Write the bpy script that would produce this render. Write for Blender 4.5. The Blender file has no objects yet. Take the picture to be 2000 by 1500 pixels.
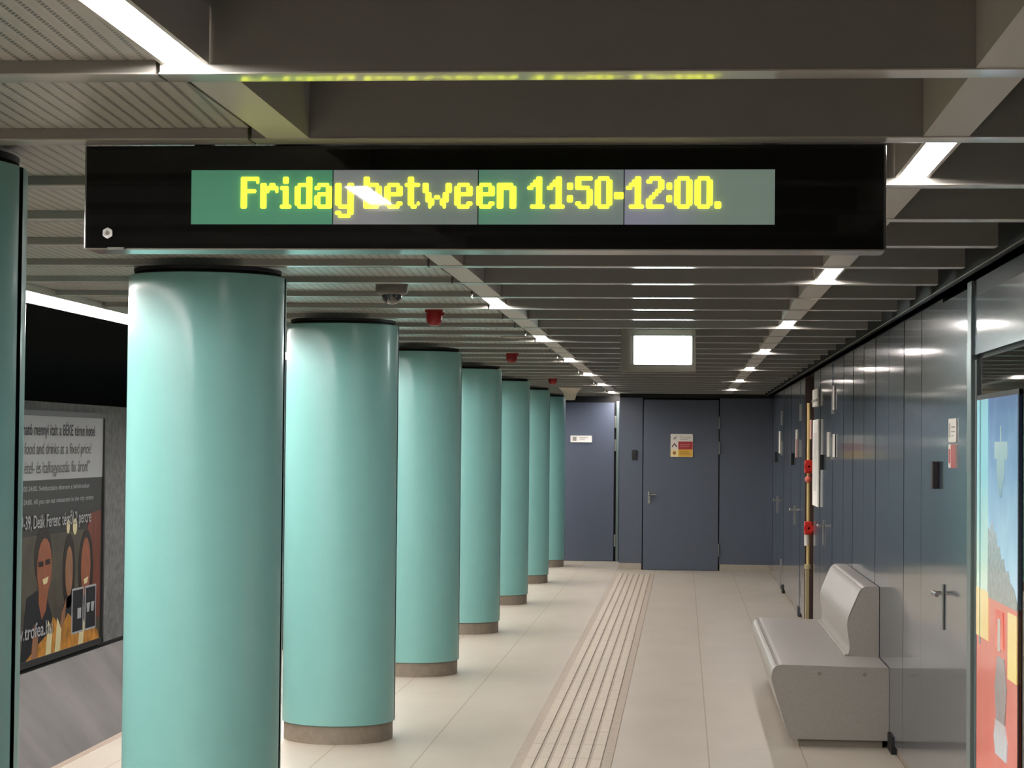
import bpy, bmesh, math, random
from mathutils import Matrix, Vector
PI = math.pi
random.seed(4)
scn = bpy.context.scene
COL = scn.collection

# ------------------------------------------------------------------ camera
CAM_Z = 1.67
F_PX, YAW, PITCH, ROLL = 4006.8, 0.08347, 0.02975, 0.00972
c, s = math.cos(YAW), math.sin(YAW)
r0 = Vector((c, s, 0)); f0 = Vector((-s, c, 0)); z0 = Vector((0, 0, 1))
c, s = math.cos(PITCH), math.sin(PITCH)
fw = f0 * c + z0 * s; u0 = -f0 * s + z0 * c
c, s = math.cos(ROLL), math.sin(ROLL)
R_ = r0 * c + u0 * s; U_ = u0 * c - r0 * s
cd = bpy.data.cameras.new('camera'); cam = bpy.data.objects.new('camera', cd); COL.objects.link(cam)
cd.sensor_fit = 'HORIZONTAL'; cd.sensor_width = 36; cd.lens = F_PX / 2000 * 36
cd.clip_start = 0.05; cd.clip_end = 200
M = Matrix.Identity(4)
for i in range(3):
    M[i][0] = R_[i]; M[i][1] = U_[i]; M[i][2] = -fw[i]
M[2][3] = CAM_Z
cam.matrix_world = M
scn.camera = cam

# ------------------------------------------------------------------ world, exposure
w = bpy.data.worlds.new('world'); scn.world = w; w.use_nodes = True
w.node_tree.nodes['Background'].inputs[0].default_value = (0.5, 0.5, 0.55, 1)
w.node_tree.nodes['Background'].inputs[1].default_value = 0.01
scn.view_settings.view_transform = 'Standard'; scn.view_settings.look = 'None'
scn.view_settings.exposure = 0.0; scn.view_settings.gamma = 1
scn.view_settings.use_curve_mapping = False

L_STRIP = 72.0      # radiance of the ceiling strip diffusers
L_EDGE = 125.0       # radiance of the light line along the platform edge
L_EXIT = 30.0
L_TEXT = 2.4

# ------------------------------------------------------------------ materials
def srgb(h):
    v = [int(h[i:i+2], 16) / 255 for i in (0, 2, 4)]
    return tuple((x / 12.92 if x <= .04045 else ((x + .055) / 1.055) ** 2.4) for x in v) + (1,)
MATS = {}
def mat(name, col, rough=.5, metal=0., spec=.5, coat=0., noise=0., nscale=20., bump=0., bscale=30., stretch=(1, 1, 1), emit=None, estr=0., ior=None):
    m = bpy.data.materials.new(name); m.use_nodes = True
    nt = m.node_tree; b = nt.nodes['Principled BSDF']
    if isinstance(col, str): col = srgb(col)
    b.inputs['Base Color'].default_value = col
    b.inputs['Roughness'].default_value = rough; b.inputs['Metallic'].default_value = metal
    b.inputs['Specular IOR Level'].default_value = spec; b.inputs['Coat Weight'].default_value = coat
    if ior: b.inputs['IOR'].default_value = ior
    tc = mp = None
    if noise or bump:
        tc = nt.nodes.new('ShaderNodeTexCoord'); mp = nt.nodes.new('ShaderNodeMapping')
        mp.inputs['Scale'].default_value = stretch
        nt.links.new(tc.outputs['Object'], mp.inputs[0])
    if noise:
        n = nt.nodes.new('ShaderNodeTexNoise'); n.inputs['Scale'].default_value = nscale; n.inputs['Detail'].default_value = 6
        nt.links.new(mp.outputs[0], n.inputs['Vector'])
        r = nt.nodes.new('ShaderNodeMapRange'); r.inputs[1].default_value = .3; r.inputs[2].default_value = .7
        r.inputs[3].default_value = 1 - noise; r.inputs[4].default_value = 1 + noise
        nt.links.new(n.outputs[0], r.inputs[0])
        mx = nt.nodes.new('ShaderNodeVectorMath'); mx.operation = 'SCALE'
        mx.inputs[0].default_value = col[:3]
        nt.links.new(r.outputs[0], mx.inputs['Scale']); nt.links.new(mx.outputs[0], b.inputs['Base Color'])
    if bump:
        n2 = nt.nodes.new('ShaderNodeTexNoise'); n2.inputs['Scale'].default_value = bscale; n2.inputs['Detail'].default_value = 2
        nt.links.new(mp.outputs[0], n2.inputs['Vector'])
        bp = nt.nodes.new('ShaderNodeBump'); bp.inputs['Strength'].default_value = 1; bp.inputs['Distance'].default_value = bump
        nt.links.new(n2.outputs[0], bp.inputs['Height']); nt.links.new(bp.outputs[0], b.inputs['Normal'])
    if emit:
        if isinstance(emit, str): emit = srgb(emit)
        b.inputs['Emission Color'].default_value = emit; b.inputs['Emission Strength'].default_value = estr
    MATS[name] = m
    return m

m_teal = mat('teal_enamel', (0.205, 0.455, 0.430, 1), rough=.38, noise=.02, nscale=9, coat=.25)
MATS['teal_enamel'].node_tree.nodes['Principled BSDF'].inputs['Coat Roughness'].default_value = .12
m_black = mat('black', (.004, .004, .004, 1), rough=.6)
m_void = mat('tunnel_black', (.008, .0075, .007, 1), rough=.9)
m_stone = mat('plinth_stone', '857a6c', rough=.5, noise=.12, nscale=25)
m_bottom = mat('baffle_cap', 'c6c3ba', rough=.3, spec=.5, coat=.9)
m_face = mat('baffle_face', '8f8d87', rough=.5)
m_strip = mat('light_trough', 'bab5ac', rough=.38, spec=.3)
m_end = mat('blue_grey_paint', '4b525f', rough=.42, noise=.05, nscale=60, bump=.0006, bscale=200)
m_right = mat('blue_enamel_panel', '364456', rough=.25, spec=.5, coat=1., ior=1.5, noise=.06, nscale=3, bump=.0026, bscale=2.2, stretch=(1, 2.2, .25))
for _m in (m_bottom, m_right): _m.node_tree.nodes['Principled BSDF'].inputs['Coat Roughness'].default_value = .14
m_right.node_tree.nodes['Principled BSDF'].inputs['Coat IOR'].default_value = 1.8
m_right.node_tree.nodes['Principled BSDF'].inputs['Coat Roughness'].default_value = .09
m_frame = mat('grey_green_frame', '6e7b7a', rough=.3, metal=.3)
m_chrome = mat('chrome', 'c8c8c4', rough=.18, metal=1)
m_steel = mat('steel', '8f8f8a', rough=.35, metal=.8)
m_bench = mat('bench_cast_stone', '96918a', rough=.38, noise=.07, nscale=90, bump=.0004, bscale=200)
m_white = mat('white_plate', 'd8d4ca', rough=.4)
m_whiteb = mat('white_board', 'f2efe6', rough=.5)
m_red = mat('red_paint', 'c4261c', rough=.35)
m_dred = mat('red_siren', '8c0f10', rough=.3)
m_yel = mat('yellow_pipe', 'c4ad72', rough=.4)
m_yelp = mat('yellow_plate', 'd2a33a', rough=.4)
m_redp = mat('red_plate', 'a3282c', rough=.4)
m_grey = mat('grey_plastic', '8e877d', rough=.5)
m_lightgrey = mat('mark_grey', '9a958c', rough=.5)
m_cream = mat('cream_plastic', 'd2c8b6', rough=.45)
m_glass = mat('smoked_glass', (.012, .012, .013, 1), rough=.03, spec=.5)
m_signglass = mat('sign_black_glass', (.002, .002, .0022, 1), rough=.6, spec=.1)
m_signmetal = mat('sign_housing', '7c7c78', rough=.16, metal=.75)
m_wallstone = mat('tunnel_panel', '6a6a69', rough=.75, noise=.3, nscale=14)
m_slope = mat('tunnel_slope', '5c5654', rough=.5, noise=.42, nscale=1.0, stretch=(1, 1.6, .8))
m_posterw = mat('poster_white', 'a6a6a8', rough=.5)
m_posterd = mat('poster_dark', '2c2a2a', rough=.5)
m_ink = mat('poster_ink', '2a2530', rough=.6)
m_inkg = mat('poster_grey_ink', '55534f', rough=.6)
m_textw = mat('poster_white_text', 'a4a4a6', rough=.6)
m_text = mat('led_yellow', (.3, .3, .02, 1), rough=.5, emit=(.95, 1.0, .035, 1), estr=L_TEXT)
m_diff = mat('light_diffuser', 'ffffff', rough=.5, emit=(1, .93, .90, 1), estr=L_STRIP)
m_edge = mat('edge_diffuser', 'ffffff', rough=.5, emit=(1, .95, .92, 1), estr=L_EDGE)
m_exit = mat('exit_diffuser', 'ffffff', rough=.5, emit=(.86, 1, .97, 1), estr=L_EXIT)

def floor_mat():
    m = mat('floor_stone', 'aaa193', rough=.42, noise=.055, nscale=3.2, stretch=(1, .45, 1))
    nt = m.node_tree; b = nt.nodes['Principled BSDF']
    src = b.inputs['Base Color'].links[0].from_socket
    tc = nt.nodes.new('ShaderNodeTexCoord'); sp = nt.nodes.new('ShaderNodeSeparateXYZ'); nt.links.new(tc.outputs['Object'], sp.inputs[0])
    def line(sock, off, per, wd):
        a = nt.nodes.new('ShaderNodeMath'); a.operation = 'ADD'; a.inputs[1].default_value = 100 * per - off; nt.links.new(sock, a.inputs[0])
        f = nt.nodes.new('ShaderNodeMath'); f.operation = 'PINGPONG'; f.inputs[1].default_value = per / 2; nt.links.new(a.outputs[0], f.inputs[0])
        l = nt.nodes.new('ShaderNodeMath'); l.operation = 'LESS_THAN'; l.inputs[1].default_value = wd; nt.links.new(f.outputs[0], l.inputs[0])
        return l.outputs[0]
    lx = line(sp.outputs[0], .149, .513, .0042); ly = line(sp.outputs[1], .2, 1.026, .0035)
    sc = nt.nodes.new('ShaderNodeMath'); sc.operation = 'MULTIPLY'; sc.inputs[1].default_value = .35; nt.links.new(ly, sc.inputs[0])
    mx = nt.nodes.new('ShaderNodeMath'); mx.operation = 'MAXIMUM'; nt.links.new(lx, mx.inputs[0]); nt.links.new(sc.outputs[0], mx.inputs[1])
    # fine speckle
    n = nt.nodes.new('ShaderNodeTexNoise'); n.inputs['Scale'].default_value = 140; nt.links.new(tc.outputs['Object'], n.inputs['Vector'])
    r = nt.nodes.new('ShaderNodeMapRange'); r.inputs[1].default_value = .3; r.inputs[2].default_value = .7; r.inputs[3].default_value = .93; r.inputs[4].default_value = 1.07
    nt.links.new(n.outputs[0], r.inputs[0])
    v = nt.nodes.new('ShaderNodeVectorMath'); v.operation = 'SCALE'; nt.links.new(src, v.inputs[0]); nt.links.new(r.outputs[0], v.inputs['Scale'])
    mix = nt.nodes.new('ShaderNodeMix'); mix.data_type = 'RGBA'; mix.inputs[7].default_value = srgb('8d7c6c')
    nt.links.new(mx.outputs[0], mix.inputs[0]); nt.links.new(v.outputs[0], mix.inputs[6]); nt.links.new(mix.outputs[2], b.inputs['Base Color'])
    return m
m_floor = floor_mat()
m_ridge = mat('tactile_ridge', 'b3a795', rough=.45, noise=.08, nscale=30)
m_tact = mat('tactile_base', '9f9283', rough=.6, noise=.08, nscale=20)

def perf_mat():
    m = mat('perforated_metal', 'b7b4ab', rough=.3, spec=.5)
    nt = m.node_tree; b = nt.nodes['Principled BSDF']
    tc = nt.nodes.new('ShaderNodeTexCoord'); sp = nt.nodes.new('ShaderNodeSeparateXYZ'); nt.links.new(tc.outputs['Object'], sp.inputs[0])
    def math_(op, a, bv, c2=None):
        n = nt.nodes.new('ShaderNodeMath'); n.operation = op
        if hasattr(a, 'links'): nt.links.new(a, n.inputs[0])
        else: n.inputs[0].default_value = a
        if hasattr(bv, 'links'): nt.links.new(bv, n.inputs[1])
        else: n.inputs[1].default_value = bv
        return n.outputs[0]
    yy = math_('MULTIPLY', sp.outputs[1], .055)
    xx = math_('ADD', math_('ADD', sp.outputs[0], yy), 20.0)
    row = math_('LESS_THAN', math_('PINGPONG', xx, .0175), .0048)
    ph = math_('ADD', math_('ADD', sp.outputs[1], math_('MULTIPLY', sp.outputs[0], 1.2)), 50.0)
    dash = math_('GREATER_THAN', math_('PINGPONG', ph, .009), .0022)
    fac = math_('MULTIPLY', math_('MULTIPLY', row, dash), .7)
    mix = nt.nodes.new('ShaderNodeMix'); mix.data_type = 'RGBA'
    mix.inputs[6].default_value = srgb('b7b4ab'); mix.inputs[7].default_value = srgb('1c1a18')
    nt.links.new(fac, mix.inputs[0]); nt.links.new(mix.outputs[2], b.inputs['Base Color'])
    return m
m_perf = perf_mat()

def screen_mat(ca, cb):  # green to lilac glass reflection painted into panel colour, plus a faint added glow
    m = mat('led_screen_reflection_tint', '6f9a84', rough=.5, spec=.2, emit='63907a', estr=.42)
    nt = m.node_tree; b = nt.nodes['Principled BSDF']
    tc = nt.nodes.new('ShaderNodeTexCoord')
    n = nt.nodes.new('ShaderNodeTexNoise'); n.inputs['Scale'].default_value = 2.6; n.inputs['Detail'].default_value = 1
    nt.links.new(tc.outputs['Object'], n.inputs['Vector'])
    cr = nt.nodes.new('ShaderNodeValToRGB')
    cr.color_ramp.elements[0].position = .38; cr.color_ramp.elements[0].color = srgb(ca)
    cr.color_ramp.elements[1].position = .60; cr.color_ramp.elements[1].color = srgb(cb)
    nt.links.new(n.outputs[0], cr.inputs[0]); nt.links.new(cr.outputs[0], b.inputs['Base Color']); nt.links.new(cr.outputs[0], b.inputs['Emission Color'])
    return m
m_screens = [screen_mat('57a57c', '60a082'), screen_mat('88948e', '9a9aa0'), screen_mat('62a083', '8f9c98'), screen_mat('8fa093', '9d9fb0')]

# ------------------------------------------------------------------ mesh helpers
class MB:
    def __init__(s): s.bm = bmesh.new()
    def box(s, x0, x1, y0, y1, z0, z1, bevel=0, rot=None, seg=2):
        r = bmesh.ops.create_cube(s.bm, size=1); vs = r['verts']
        for v in vs:
            v.co = Vector(((x0 + x1) / 2 + v.co.x * (x1 - x0), (y0 + y1) / 2 + v.co.y * (y1 - y0), (z0 + z1) / 2 + v.co.z * (z1 - z0)))
        if bevel:
            es = list({e for v in vs for e in v.link_edges})
            bmesh.ops.bevel(s.bm, geom=es, offset=bevel, segments=seg, affect='EDGES', profile=.5)
        return s
    def prism(s, pts, axis, a, b):
        """polygon pts in the plane perpendicular to axis, from a to b"""
        def P(p, t):
            if axis == 'x': return (t, p[0], p[1])
            if axis == 'y': return (p[0], t, p[1])
            return (p[0], p[1], t)
        va = [s.bm.verts.new(P(p, a)) for p in pts]; vb = [s.bm.verts.new(P(p, b)) for p in pts]
        n = len(pts)
        s.bm.faces.new(va); s.bm.faces.new(vb[::-1])
        for i in range(n):
            s.bm.faces.new((va[i], va[(i + 1) % n], vb[(i + 1) % n], vb[i]))
        return s
    def face(s, pts):
        s.bm.faces.new([s.bm.verts.new(p) for p in pts]); return s
    def cyl(s, p0, p1, r, n=24, r2=None):
        p0 = Vector(p0); p1 = Vector(p1); d = p1 - p0
        q = d.to_track_quat('Z', 'Y').to_matrix().to_4x4(); q.translation = (p0 + p1) / 2
        bmesh.ops.create_cone(s.bm, cap_ends=True, segments=n, radius1=r, radius2=r if r2 is None else r2, depth=d.length, matrix=q)
        return s
    def lathe(s, prof, cx, cy, n=48, a0=0, a1=2 * PI):
        full = abs(a1 - a0 - 2 * PI) < 1e-6
        k = n if full else n + 1
        rings = []
        for (r, z) in prof:
            rings.append([s.bm.verts.new((cx + max(r, 1e-4) * math.cos(a0 + (a1 - a0) * i / n), cy + max(r, 1e-4) * math.sin(a0 + (a1 - a0) * i / n), z)) for i in range(k)])
        for j in range(len(prof) - 1):
            for i in range(n):
                i2 = (i + 1) % k
                s.bm.faces.new((rings[j][i], rings[j][i2], rings[j + 1][i2], rings[j + 1][i]))
        return s
    def sphere(s, cx, cy, cz, r, sc=(1, 1, 1)):
        m = Matrix.Translation((cx, cy, cz)) @ Matrix.Diagonal((*sc, 1))
        bmesh.ops.create_uvsphere(s.bm, u_segments=24, v_segments=14, radius=r, matrix=m); return s
    def build(s, name, m, parent=None, smooth=False, loc=None):
        bmesh.ops.recalc_face_normals(s.bm, faces=s.bm.faces)
        me = bpy.data.meshes.new(name)
        if loc is not None:
            bmesh.ops.translate(s.bm, verts=s.bm.verts, vec=-Vector(loc))
        s.bm.to_mesh(me); s.bm.free(); me.materials.append(m)
        o = bpy.data.objects.new(name, me); COL.objects.link(o)
        if smooth:
            for p in me.polygons: p.use_smooth = True
            try: me.set_sharp_from_angle(angle=math.radians(40))
            except Exception: pass
        if loc is not None: o.location = loc
        if parent:
            o.parent = parent
            if loc is None: o.matrix_parent_inverse = mw(parent).inverted()
            else: o.location = Vector(loc) - mw(parent).translation
        return o
def mw(o):
    m = Matrix.Translation(o.location)
    return mw(o.parent) @ o.matrix_parent_inverse @ m if o.parent else m
def tag(o, label, cat, group=None, kind=None):
    if label: o['label'] = label
    if cat: o['category'] = cat
    if group: o['group'] = group
    if kind: o['kind'] = kind
    return o
def empty(name, loc, label=None, cat=None, group=None, kind=None):
    o = bpy.data.objects.new(name, None); COL.objects.link(o); o.location = loc; o.empty_display_size = .1
    return tag(o, label, cat, group, kind)
def struct(o, label=None):
    o['kind'] = 'structure'
    if label: o['label'] = label
    return o
def copy_tree(o, parent=None):
    c_ = o.copy(); COL.objects.link(c_)
    if parent: c_.parent = parent
    for ch in [x for x in scn.objects if x.parent == o]: copy_tree(ch, c_)
    return c_

def word_mesh(name, body, bold):
    cu = bpy.data.curves.new(name, 'FONT'); cu.body = body; cu.offset = bold
    to = bpy.data.objects.new(name, cu); COL.objects.link(to)
    dg = bpy.context.evaluated_depsgraph_get(); dg.update()
    me = bpy.data.meshes.new_from_object(to.evaluated_get(dg))
    bpy.data.objects.remove(to)
    return me
def text_obj(name, body, m, width, height, origin, ux, uz, parent, bold=0.):
    """Built-in font laid flat, one mesh per word: ux = reading direction, uz = up; the line scaled to width x height"""
    ws = []; x = 0
    for wd in body.split():
        me = word_mesh(name, wd, bold)
        xs = [v.co.x for v in me.vertices]; a0, a1 = min(xs), max(xs)
        ws.append((me, x - a0)); x += a1 - a0 + .36
    total = x - .36; sx_ = width / total; sy_ = height / .7
    ux = Vector(ux); uz = Vector(uz); o3 = Vector(origin)
    for me, dx in ws:
        for v in me.vertices: v.co = o3 + ux * ((v.co.x + dx) * sx_) + uz * (v.co.y * sy_)
        me.materials.clear(); me.materials.append(m)
        o = bpy.data.objects.new(name, me); COL.objects.link(o)
        o.parent = parent; o.matrix_parent_inverse = mw(parent).inverted()

# ------------------------------------------------------------------ dimensions
YB, YE, YL = -7.0, 27.88, 29.82         # back of the modelled hall, end wall, recessed left end wall
XW = 1.155                               # right wall
WS = .979
def wy(y): return y * WS
def wz(z): return 1.67 + (z - 1.67) * WS
XP = -3.15                               # platform edge
ZC = 2.372                               # underside of the ceiling baffles
B0, BS, BT = 3.835, .838, .095           # first baffle front, spacing, thickness
KMIN, KMAX = -9, 28

# ------------------------------------------------------------------ setting
fl = MB().box(XP, 3.0, YB, YL + .3, -.25, 0).build('floor', m_floor); struct(fl)
ed = MB().box(XP - .06, XP, YB, YL + .3, -.28, 0, bevel=.004).build('trim_1', mat('edge_stone', '8f7d6e', rough=.5, noise=.1), None); struct(ed)
struct(MB().box(XP - .06, 3.0, YB - .1, YL + .3, -1.6, -.28).build('trim_2', m_void))

# right wall panels: individually, very slightly out of plane
rw = MB()
def rpanel(y0, y1, z0=.06, z1=2.345, x=XW):
    y0, y1 = wy(y0), (wy(y1) if y1 < YE else YE)
    a = random.uniform(-.0012, .0012); b = random.uniform(-.0012, .0012)
    g = .002
    rw.bm.faces.new([rw.bm.verts.new(p) for p in ((x + a, y0 + g, z0), (x + b, y1 - g, z0), (x + b + .001, y1 - g, z1), (x + a - .001, y0 + g, z1))])
doors_right = [(8.62, 9.49), (16.42, 17.40), (20.9, 21.9), (24.85, 25.88)]
ys = [9.49, 10.33, 11.14, 11.97, 12.79, 13.6, 14.45, 15.3, 16.42]
for i in range(len(ys) - 1): rpanel(ys[i], ys[i + 1])
for a, b in [(17.40, 17.9), (17.9, 18.7), (20.1, 20.9), (21.9, 22.7), (22.7, 23.5), (23.5, 24.3), (24.3, 24.85), (25.88, 26.7), (26.7, 27.3), (27.3, YE)]: rpanel(a, b)
rw.box(XW + .002, XW + .3, wy(9.49), wy(18.7), .06, 2.345)
rw.box(XW + .002, XW + .3, wy(20.1), YE, .06, 2.345)
struct(MB().box(XW + .022, XW + .3, YB, wy(18.7), 0, .062).box(XW + .022, XW + .3, wy(20.1), YE, 0, .062).build('baseboard_right', m_stone))
struct(rw.build('wall_right', m_right))
struct(MB().box(XW + .3, XW + .4, YB, YE, 0, 2.75).build('trim_3', m_black))
# recess of the riser
struct(MB().box(XW, XW + .3, wy(18.70), wy(18.74), 0, 2.345).box(XW, XW + .3, wy(20.06), wy(20.10), 0, 2.345).box(XW + .25, XW + .3, wy(18.74), wy(20.06), 0, 2.345).build('trim_4', mat('recess_brown', '3a2620', rough=.5)))
struct(MB().box(XW - .012, XW + .32, YB, YE, 2.347, 2.368).box(XW - .012, XW + .02, YB, YE, 2.347, 2.70).build('trim_5', m_black))
struct(MB().box(XW - .035, XW - .033, YB, YE, 2.369, 2.373).build('trim_6', m_strip))
# black foot notches beside the doors
ft = MB()
for y in (11.50, 20.6, 23.85): ft.box(XW - .010, XW + .02, y - .11, y + .11, 0, .095)
struct(ft.build('trim_7', m_black))

# end wall
ew = MB().box(-.86, -.548, YE, YE + .12, .088, 2.33).box(.492, XW + .04, YE, YE + .12, .088, 2.33)
struct(ew.build('wall_end', m_end))
struct(MB().box(-.86, -.552, YE - .012, YE + .1, 0, .088).box(.50, XW + .04, YE - .012, YE + .1, 0, .088).build('baseboard_end', mat('base_stone', '9c9284', rough=.5, noise=.06)))
struct(MB().box(-.86, XW + .3, YE + .02, YE + .14, 2.33, 2.75).box(-.552, .50, YE + .075, YE + .1, 0, 2.34).build('trim_8', m_black))
struct(MB().box(-.86, -.80, YE + .12, YL, 0, 2.75).build('wall_return', m_end))
# recessed end wall on the left, behind the columns
struct(MB().box(-3.1, -1.72, YL, YL + .1, 0, 2.32).box(-.945, -.80, YL, YL + .1, 0, 2.32).build('wall_end_left', m_end))
struct(MB().box(-3.1, -.8, YL + .05, YL + .2, 0, 2.75).build('trim_9', m_black))
# back wall behind the camera
struct(MB().box(-7.2, 3.0, YB - .1, YB, -1.6, 3.2).build('wall_back', m_end))
# beyond the wall opposite the case (behind camera part of right wall)
struct(MB().box(XW + .002, XW + .3, YB, 6.3, 0.06, 2.345).build('wall_right_near', m_right))

# tunnel side on the left
XT = -5.9
tw = MB().box(XT - .2, XT, YB, 38, -.385, 2.03)
struct(tw.build('wall_tunnel', m_wallstone))
jt = MB()
for y in (21.40, 16.2, 26.6, 11.0): jt.box(XT, XT + .004, y - .012, y + .012, -.38, 2.03)
struct(jt.build('trim_10', m_black))
struct(MB().box(XT - .25, XT + .02, YB, 38, -.415, -.385).build('trim_11', m_black))
sl = MB(); sl.prism([(XT + .0, -.415), (XT - .3, -.415), (XT - .3, -1.6), (-4.9, -1.6)], 'y', YB, 38)
struct(sl.build('wall_tunnel_slope', m_slope))
struct(MB().box(-5.4, -3.0, YB, 38, -1.7, -1.6).build('trim_12', m_void))
struct(MB().box(XT - 1.0, XT - .9, YB, 38, 2.03, 3.2).box(XT - 1.0, XT - .2, YB, 38, 1.93, 2.03).box(XT - 1.0, -3.29, YB, 38, 3.1, 3.2).box(XT - 1, 0, 38, 38.1, -1.6, 3.2).box(-3.42, -3.392, YB, 38, 2.44, 3.1).box(-3.392, -3.0, YB, YL, 2.565, 2.80).build('trim_13', m_void))

# ------------------------------------------------------------------ ceiling
ceil = MB().box(-3.0, XW + .3, YB, YL + .2, 2.72, 2.80).build('ceiling', mat('ceiling_dark', '2a2826', rough=.8)); struct(ceil)
def baffle_cap_profile(y0):
    pts = []
    n = 8
    for i in range(n + 1):
        t = i / n
        pts.append((y0 + BT * t, ZC + .0016 * t + .0009 * (2 * t - 1) ** 2))
    return pts + [(y0 + BT, ZC + .0065), (y0, ZC + .004)]
def baffles(y0):
    x0, x1 = -1.003, XW - .075
    if y0 > YE - .15: x1 = -.87
    b = MB().box(x0, x1, y0 + .0008, y0 + BT - .0008, ZC + .0042, 2.66).build('ceiling_baffle', m_face, ceil, loc=(0, y0, ZC))
    c_ = MB(); c_.prism([(p[0], p[1]) for p in baffle_cap_profile(y0)], 'x', x0 - .002, x1)
    c_.build('baffle_underside', m_bottom, b, smooth=True, loc=(0, y0, ZC))
    # left of the column line: shallow cross rib between the perforated panels
    rb = MB().box(-3.03, -1.012, y0 + .0008, y0 + BT - .0008, ZC + .0042, ZC + .06).build('ceiling_rib', m_face, ceil, loc=(0, y0, ZC))
    r = MB(); r.prism([(p[0], p[1]) for p in baffle_cap_profile(y0)], 'x', -3.03, -1.012)
    r.build('rib_underside', m_bottom, rb, smooth=True, loc=(0, y0, ZC))
    if B0 + (KMAX) * BS > y0:
        MB().box(-3.03, -1.008, y0 + BT + .001, y0 + BS - .001, ZC + .028, ZC + .034).build('perforated_panel', m_perf, ceil)
PANEL_X = (-3.03, -1.008)
for k in range(KMIN, KMAX + 3):
    y0 = B0 + k * BS
    if y0 < YL - .2: baffles(y0)
# the two light troughs
STL = (-.968, -.868); STR = (.535, .638)
struct_l = []
def trough(xa, xb, y0, y1):
    b = MB().box(xa, xb, y0, y1, ZC + .004, 2.62); b.build('light_trough', m_strip, ceil)
left_lights = [-4, -1, ] ; 
def bay(k): return B0 + k * BS + BT, B0 + (k + 1) * BS
left_k = {k for k in range(-9, 31) if (k + 1) % 4 == 0}
right_k = {k for k in range(-9, 31) if (k - 1) % 4 == 0}
for k in range(KMIN, KMAX + 2):
    a, b = bay(k)
    if k not in left_k and a < YL: trough(*STL, a, min(b, YL))
    if k not in right_k and b < YE + .1: trough(*STR, a, min(b, YE))
def strip_light(x0, x1, k, label, y1max=99):
    a, b = bay(k); b = min(b, y1max)
    L = empty('ceiling_light', ((x0 + x1) / 2, (a + b) / 2, ZC), label, 'ceiling light', 'strip lights recessed between the ceiling baffles')
    h = MB()
    h.box(x0, x0 + .010, a + .002, b - .002, ZC + .020, ZC + .12).box(x1 - .010, x1, a + .002, b - .002, ZC + .020, ZC + .12)
    h.box(x0, x1, a + .002, b - .002, ZC + .12, ZC + .13)
    h.build('frame', m_strip, L)
    MB().box(x0 + .012, x1 - .012, a + .012, b - .012, ZC + .024, ZC + .045).build('diffuser', m_diff, L)
lnames = {-5: 'long bright strip light behind the camera on the left row', -1: 'biggest strip light at the top left of the view, before the sign',
          3: 'left-row strip light hidden behind the black display sign', 7: 'nearest visible left-row strip light below the sign, right of the dome camera',
          11: 'second left-row strip light seen below the sign', 15: 'third left-row strip light seen below the sign', 19: 'fourth left-row strip light seen below the sign',
          23: 'fifth left-row strip light seen below the sign, small and far', 27: 'sixth left-row strip light seen below the sign, just before the end wall', }
order = ['first', 'second', 'third', 'fourth', 'fifth', 'sixth', 'seventh']
for k in sorted(left_k):
    if k < -5 or k > 27: continue
    strip_light(-1.002, -.907, k, lnames.get(k, 'left-row strip light'))
strip_light(-1.0, -.87, 30, 'small strip light over the recessed left door at the very end', 29.7)
n = 0
for k in sorted(right_k):
    if k < 1: continue
    a, b = bay(k)
    if b > YE: continue
    if k < 1: lab = 'right-row strip light above and before the frame'
    else:
        lab = ('right-row strip light beside the right end of the display sign' if n == 0 else '%s strip light of the right row counted from the sign towards the end wall' % order[n])
        n += 1
    strip_light(.557, .648, k, lab)

# light line along the platform edge, with its housing
e = empty('platform_edge_light', (-3.2, 11, 2.38), 'long continuous white light line over the platform edge, seen between the two nearest columns', 'light')
h = MB(); h.prism([(-3.39, 2.380), (-3.39, 2.56), (-3.045, 2.56), (-3.045, 2.368), (-3.062, 2.368), (-3.13, 2.425), (-3.20, 2.440), (-3.370, 2.440), (-3.370, 2.380)], 'y', YB, YL)
h.build('housing', m_strip, e)
d = MB(); d.box(-3.365, -3.300, YB, YL, 2.386, 2.437, bevel=.008); d.build('diffuser', m_edge, e)

# ------------------------------------------------------------------ columns
CX, CR, CY1, CS = -1.943, .320, 4.90, 3.3526
def column(y, label):
    t = empty('round_column', (CX, y, 0), label, 'column', 'round turquoise columns along the platform')
    MB().lathe([(.0, .0), (.309, .0), (.309, .098), (.0, .098)], CX, y, 64).build('plinth', m_stone, t, smooth=True)
    g = .046   # half angle of the open seam
    prof = [(CR - .006, .100), (CR, .103), (CR, 2.339), (CR - .003, 2.342), (CR - .02, 2.342), (CR - .02, .1), (CR - .006, .100)]
    for a0 in (PI + g, g):
        MB().lathe(prof, CX, y, 64, a0, a0 + PI - 2 * g).build('cladding_shell', m_teal, t, smooth=True)
    MB().lathe([(.0, .1), (.300, .1), (.300, 2.33), (.286, 2.33), (.286, 2.352), (.298, 2.356), (.300, 2.3715), (0, 2.3715)], CX, y, 48).build('core', m_black, t, smooth=True)
    return t
cl = ['nearest column, cut by the left edge of the view', 'large column directly under the left part of the display sign', 'second full column, right of the one under the sign',
      'third full column of the row, left of the first red siren', 'fourth full column of the row, standing between the third and the fifth', 'fifth full column of the row, narrow in the distance',
      'sixth full column of the row, second from the far end', 'farthest column of the row, next to the recessed left door']
for i, l in enumerate(cl): column(CY1 + CS * i, 'turquoise round column: ' + l if False else 'turquoise ' + l)

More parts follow.
